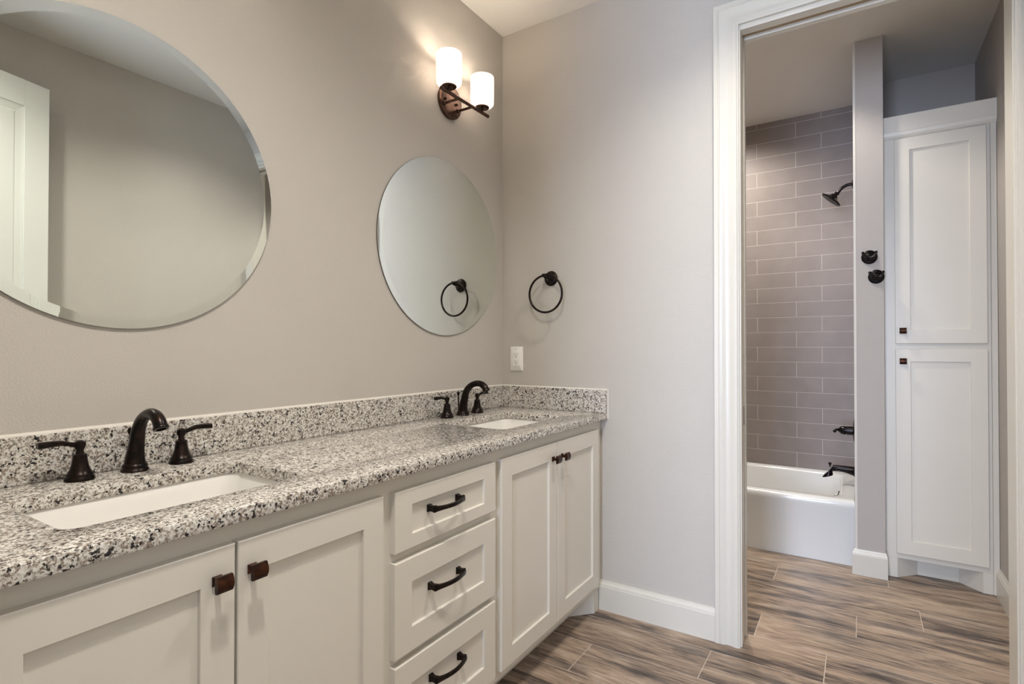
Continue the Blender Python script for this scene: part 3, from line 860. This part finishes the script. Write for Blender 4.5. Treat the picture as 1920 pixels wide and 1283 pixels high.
# ------------------------------------------------------------------ robe hooks
def robe_hook(x, z, label):
    h = thing('robe_hook', label, 'hook', (x, YP, z - 0.035), 'black robe hooks on the wall end')
    y = YP
    b = MB()
    b.lathe([(0.001, 0.0005), (0.0345, 0.0005), (0.0355, 0.003), (0.0335, 0.0055), (0.0285, 0.007), (0.0275, 0.010), (0.0225, 0.0115), (0.0210, 0.014), (0.0145, 0.0165), (0.010, 0.021), (0.0085, 0.030), (0.001, 0.032)], (x, y, z), (0, -1, 0), 44)
    b.build('rosette', M_BLACK, h, smooth=True)
    for s in (-1, 1):
        b = MB()
        pts = bez((x, y - 0.024, z - 0.004), (x + s * 0.004, y - 0.050, z - 0.016), (x + s * 0.026, y - 0.055, z - 0.008), (x + s * 0.028, y - 0.045, z + 0.018), 14)
        b.tube(pts, [0.0065 - 0.002 * i / 14 for i in range(15)], 16)
        b.ball(pts[-1], 0.0070, seg=16)
        b.build('prong', M_BLACK, h, smooth=True)
    return h
robe_hook(1.5546, 1.630, 'upper black double robe hook on the narrow wall end beside the tub')
robe_hook(1.5835, 1.528, 'lower black double robe hook on the narrow wall end, nearer the linen cabinet')

# ------------------------------------------------------------------ bathtub
def make_tub():
    x0, x1, y0, y1 = -0.0195, XP0 - 0.0110, 1.1508, YT - 0.003
    zr = 0.3465
    t = thing('bathtub', 'white alcove bathtub below the grey tiled wall', 'bathtub', ((x0 + x1) / 2, (y0 + y1) / 2, 0))
    def ring(l, r, f, bk, rad, z): return [(x, y, z) for x, y in rrect(x0 + l, x1 - r, y0 + f, y1 - bk, rad, 8)]
    b = MB()
    rings = [ring(0, 0, 0.004, 0, 0.002, 0.001), ring(0, 0, 0.004, 0, 0.002, 0.29), ring(0, 0, 0.0, 0, 0.002, 0.306), ring(0, 0, 0.0, 0, 0.002, 0.324),
             ring(0, 0, 0.004, 0, 0.004, 0.335), ring(0.001, 0.001, 0.014, 0.001, 0.010, 0.343), ring(0.003, 0.003, 0.028, 0.003, 0.015, zr),
             ring(0.060, 0.055, 0.058, 0.040, 0.10, zr), ring(0.072, 0.066, 0.070, 0.052, 0.11, zr - 0.006), ring(0.080, 0.074, 0.078, 0.060, 0.12, zr - 0.022),
             ring(0.12, 0.090, 0.090, 0.072, 0.12, 0.18), ring(0.20, 0.115, 0.110, 0.092, 0.12, 0.075), ring(0.26, 0.16, 0.15, 0.13, 0.11, 0.045)]
    b.loops(rings)
    b.build('tub_shell', M_TUB, t, smooth=True)
    b = MB()
    b.lathe([(0.001, 0), (0.034, 0), (0.034, 0.004), (0.030, 0.008), (0.001, 0.010)], (x1 - 0.0835, 1.545, 0.272), (-1, 0, 0.12), 32)
    ov = b.build('overflow_plate', M_CHROME, t, smooth=True)
    b = MB(); b.box(x1 - 0.108, x1 - 0.092, 1.541, 1.549, 0.262, 0.284, 0.002)
    b.build('drain_lever', M_CHROME, ov)
    return t
make_tub()
XW = XP0 - 0.0102     # face of the side tiles
FY = 1.54
ts = thing('tub_spout', 'black tub spout with pull-up diverter above the bathtub rim', 'spout', (XW - 0.08, FY, 0.38))
b = MB()
rings = []
for d, zc, ry, rz in ((0.0005, 0.431, 0.031, 0.031), (0.006, 0.431, 0.031, 0.031), (0.010, 0.432, 0.027, 0.027), (0.045, 0.439, 0.0225, 0.0215), (0.085, 0.443, 0.0195, 0.0175), (0.115, 0.440, 0.019, 0.019)):
    rings.append([(XW - d, FY + ry * math.cos(2 * PI * i / 28), zc + rz * math.sin(2 * PI * i / 28)) for i in range(28)])
for cx_, cz_, ang, rr in ((XW - 0.130, 0.430, 0.6, 0.021), (XW - 0.139, 0.412, 1.0, 0.0245), (XW - 0.143, 0.392, 1.22, 0.0295), (XW - 0.1435, 0.388, 1.25, 0.0295)):
    ux = Vector((math.sin(ang), 0, math.cos(ang)))
    c = Vector((cx_, FY, cz_))
    rings.append([c + Vector((0, 1, 0)) * (rr * 0.8 * math.cos(2 * PI * i / 28)) + ux * (rr * math.sin(2 * PI * i / 28)) for i in range(28)])
b.loops(rings)
b.build('spout_body', M_BLACK, ts, smooth=True)
b = MB(); b.lathe([(0.001, 0), (0.004, 0), (0.004, 0.010), (0.0075, 0.013), (0.009, 0.019), (0.0075, 0.025), (0.001, 0.027)], (XW - 0.131, FY, 0.446), seg=20)
b.build('diverter', M_BLACK, ts, smooth=True)

va = thing('shower_valve', 'black shower valve handle on the tiled side wall between spout and shower head', 'shower valve', (XW - 0.06, FY, 0.60))
b = MB(); b.lathe([(0.001, 0.0005), (0.073, 0.0005), (0.074, 0.003), (0.068, 0.006), (0.052, 0.010), (0.035, 0.012), (0.001, 0.013)], (XW, FY, 0.672), (-1, 0, 0), 48)
b.build('escutcheon', M_BLACK, va, smooth=True)
b = MB(); b.lathe([(0.001, 0.0), (0.026, 0.0), (0.026, 0.030), (0.0235, 0.033), (0.0235, 0.037), (0.026, 0.040), (0.0265, 0.045), (0.024, 0.050), (0.0245, 0.056), (0.020, 0.063), (0.014, 0.069), (0.010, 0.074), (0.001, 0.075)], (XW - 0.0125, FY, 0.672), (-1, 0, 0), 36)
hb = b.build('valve_handle', M_BLACK, va, smooth=True)
b = MB()
b.tube([(XW - 0.085, FY, 0.672), (XW - 0.094, FY - 0.012, 0.676), (XW - 0.100, FY - 0.035, 0.676), (XW - 0.103, FY - 0.062, 0.672)], [0.008, 0.007, 0.006, 0.0075], 16)
b.ball((XW - 0.103, FY - 0.066, 0.672), 0.0095, seg=16)
b.build('lever', M_BLACK, hb, smooth=True)

sh = thing('wall_shower', 'black shower head on a curved arm high on the tiled side wall', 'shower head', (XW - 0.08, FY, 2.02))
b = MB()
b.lathe([(0.001, 0.0005), (0.030, 0.0005), (0.031, 0.003), (0.028, 0.006), (0.020, 0.009), (0.011, 0.013), (0.001, 0.013)], (XW, FY, 2.142), (-1, 0, 0), 36)
b.build('flange', M_BLACK, sh, smooth=True)
arm = bez((XW - 0.004, FY, 2.142), (XW - 0.045, FY, 2.146), (XW - 0.070, FY, 2.125), (XW - 0.083, FY, 2.098), 14)
b = MB(); b.tube(arm, 0.0092, 18); b.build('arm', M_BLACK, sh, smooth=True)
hd = Vector((-0.085, 0, -0.095)).normalized()
hc = Vector((1.3675, FY, 2.0635))
b = MB()
b.lathe([(0.001, -0.052), (0.011, -0.052), (0.014, -0.048), (0.014, -0.042), (0.011, -0.039), (0.012, -0.035), (0.019, -0.032), (0.022, -0.024), (0.034, -0.015), (0.052, -0.008), (0.062, -0.004), (0.0635, 0.001), (0.0615, 0.004), (0.056, 0.003), (0.001, 0.003)], hc, hd, 48)
b.build('spray_head', M_BLACK, sh, smooth=True)
b = MB()
for rr, nn in ((0.012, 6), (0.026, 12), (0.040, 18), (0.052, 24)):
    q = Vector((0, 0, 1)).rotation_difference(hd)
    for i in range(nn):
        a = 2 * PI * i / nn
        b.lathe([(0.001, 0), (0.0020, 0), (0.0014, 0.0025), (0.0005, 0.0025)], hc + q @ Vector((rr * math.cos(a), rr * math.sin(a), 0.0028)), hd, 6)
b.build('nozzles', M_SLOT, sh)

# ------------------------------------------------------------------ linen cabinet
lc = thing('linen_cabinet', 'tall off-white linen cabinet with two shaker doors in the nook by the tub wall', 'cabinet', ((XP1 + XB) / 2, 1.40, 0))
b = MB()
lx0, lx1 = XP1 + 0.002, 2.0355
b.box(lx0, lx1, LIN_F, LIN_F + 0.019, 0.1, 2.262, 0.0008)
b.box(lx0, lx0 + 0.018, LIN_F + 0.019, YN - 0.004, 0.0, 2.262)
b.box(lx1 - 0.018, lx1, LIN_F + 0.019, YN - 0.004, 0.0, 2.262)
b.box(lx0 + 0.018, lx1 - 0.018, LIN_F + 0.019, YN - 0.004, 0.1, 0.118)
b.box(lx0 + 0.018, lx1 - 0.018, LIN_F + 0.019, YN - 0.004, 2.244, 2.262)
b.build('cabinet_body', M_CAB, lc)
b = MB()
b.loops([[(lx0, LIN_F, z), (1.667, LIN_F, z), (1.7546, 1.208, z), (1.7546, 1.226, z), (lx0 + 0.02, 1.226, z), (lx0, 1.226, z)] for z in (0.001, 0.0998)])
b.loops([[(lx1, LIN_F, z), (1.999, LIN_F, z), (1.9185, 1.208, z), (1.9185, 1.226, z), (lx1, 1.226, z)] for z in (0.001, 0.0998)])
b.box(1.7546, 1.9185, 1.208, 1.226, 0.001, 0.0998)
b.build('toe_kick', M_CAB, lc)
b = MB(); b.box(lx1 + 0.0005, XB - 0.001, LIN_F - 0.006, LIN_F + 0.012, 0.001, 2.262, 0.003)
b.build('corner_moulding', M_CAB, lc)
b = MB()
b.prism([(0.0, 2.232), (0.004, 2.232), (0.009, 2.238), (0.014, 2.246), (0.018, 2.262), (0.0205, 2.262), (0.0205, 2.343), (0.019, 2.345), (0.0, 2.345)], lambda u, v, a: (a, LIN_F - u, v), XP1 + 0.002, XB - 0.001)
b.build('crown_board', M_CAB, lc)
for z0, z1, kz in ((1.187, 2.2255, 1.2515), (0.1295, 1.1593, 1.0985)):
    b = MB(); shaker(b, W_, 1.6632, 2.0202, z0, z1, LIN_F - LIN_D, 0.0625, 0.0625, 0.070)
    d = b.build('door', M_CAB, lc)
    knob_mesh(W_, 1.6935, kz, LIN_F - LIN_D).build('knob', M_KNOB, d, smooth=True)

# ------------------------------------------------------------------ recessed lights
def can_light(x, y, z, energy, label, color=CAN, angle=2.35, blend=0.35):
    r = thing('recessed_light', label, 'ceiling light', (x, y, z - 0.01), 'recessed ceiling lights')
    b = MB(); b.lathe([(0.062, 0.0), (0.088, 0.0), (0.092, -0.003), (0.090, -0.007), (0.066, -0.010), (0.062, -0.006), (0.062, 0.0)], (x, y, z), seg=48)
    b.build('trim_ring', M_PLATE, r, smooth=True)
    b = MB(); b.lathe([(0.001, -0.001), (0.0615, -0.001), (0.0615, -0.004), (0.001, -0.0055)], (x, y, z), seg=40)
    b.build('lens', M_LENS, r, smooth=True)
    lamp('recessed_lamp', 'SPOT', (x, y, z - 0.012), energy, color, 0.06, (0, 0, 0), None, angle, blend)
    return r
can_light(1.28, -0.60, H, 40, 'recessed ceiling light of the vanity room, the one nearer the corner', angle=2.35, blend=0.95)
can_light(1.08, -1.85, H, 66, 'recessed ceiling light of the vanity room, the one nearer the entry', angle=2.7, blend=0.85)
can_light(0.955, 0.70, H2, 38, 'recessed ceiling light just inside the tub doorway, mostly hidden by the casing')
can_light(0.68, 1.44, H2, 46, 'recessed ceiling light above the bathtub', angle=2.78, blend=0.75)
for o in list(bpy.data.objects):
    if '_o' in o: del o['_o']
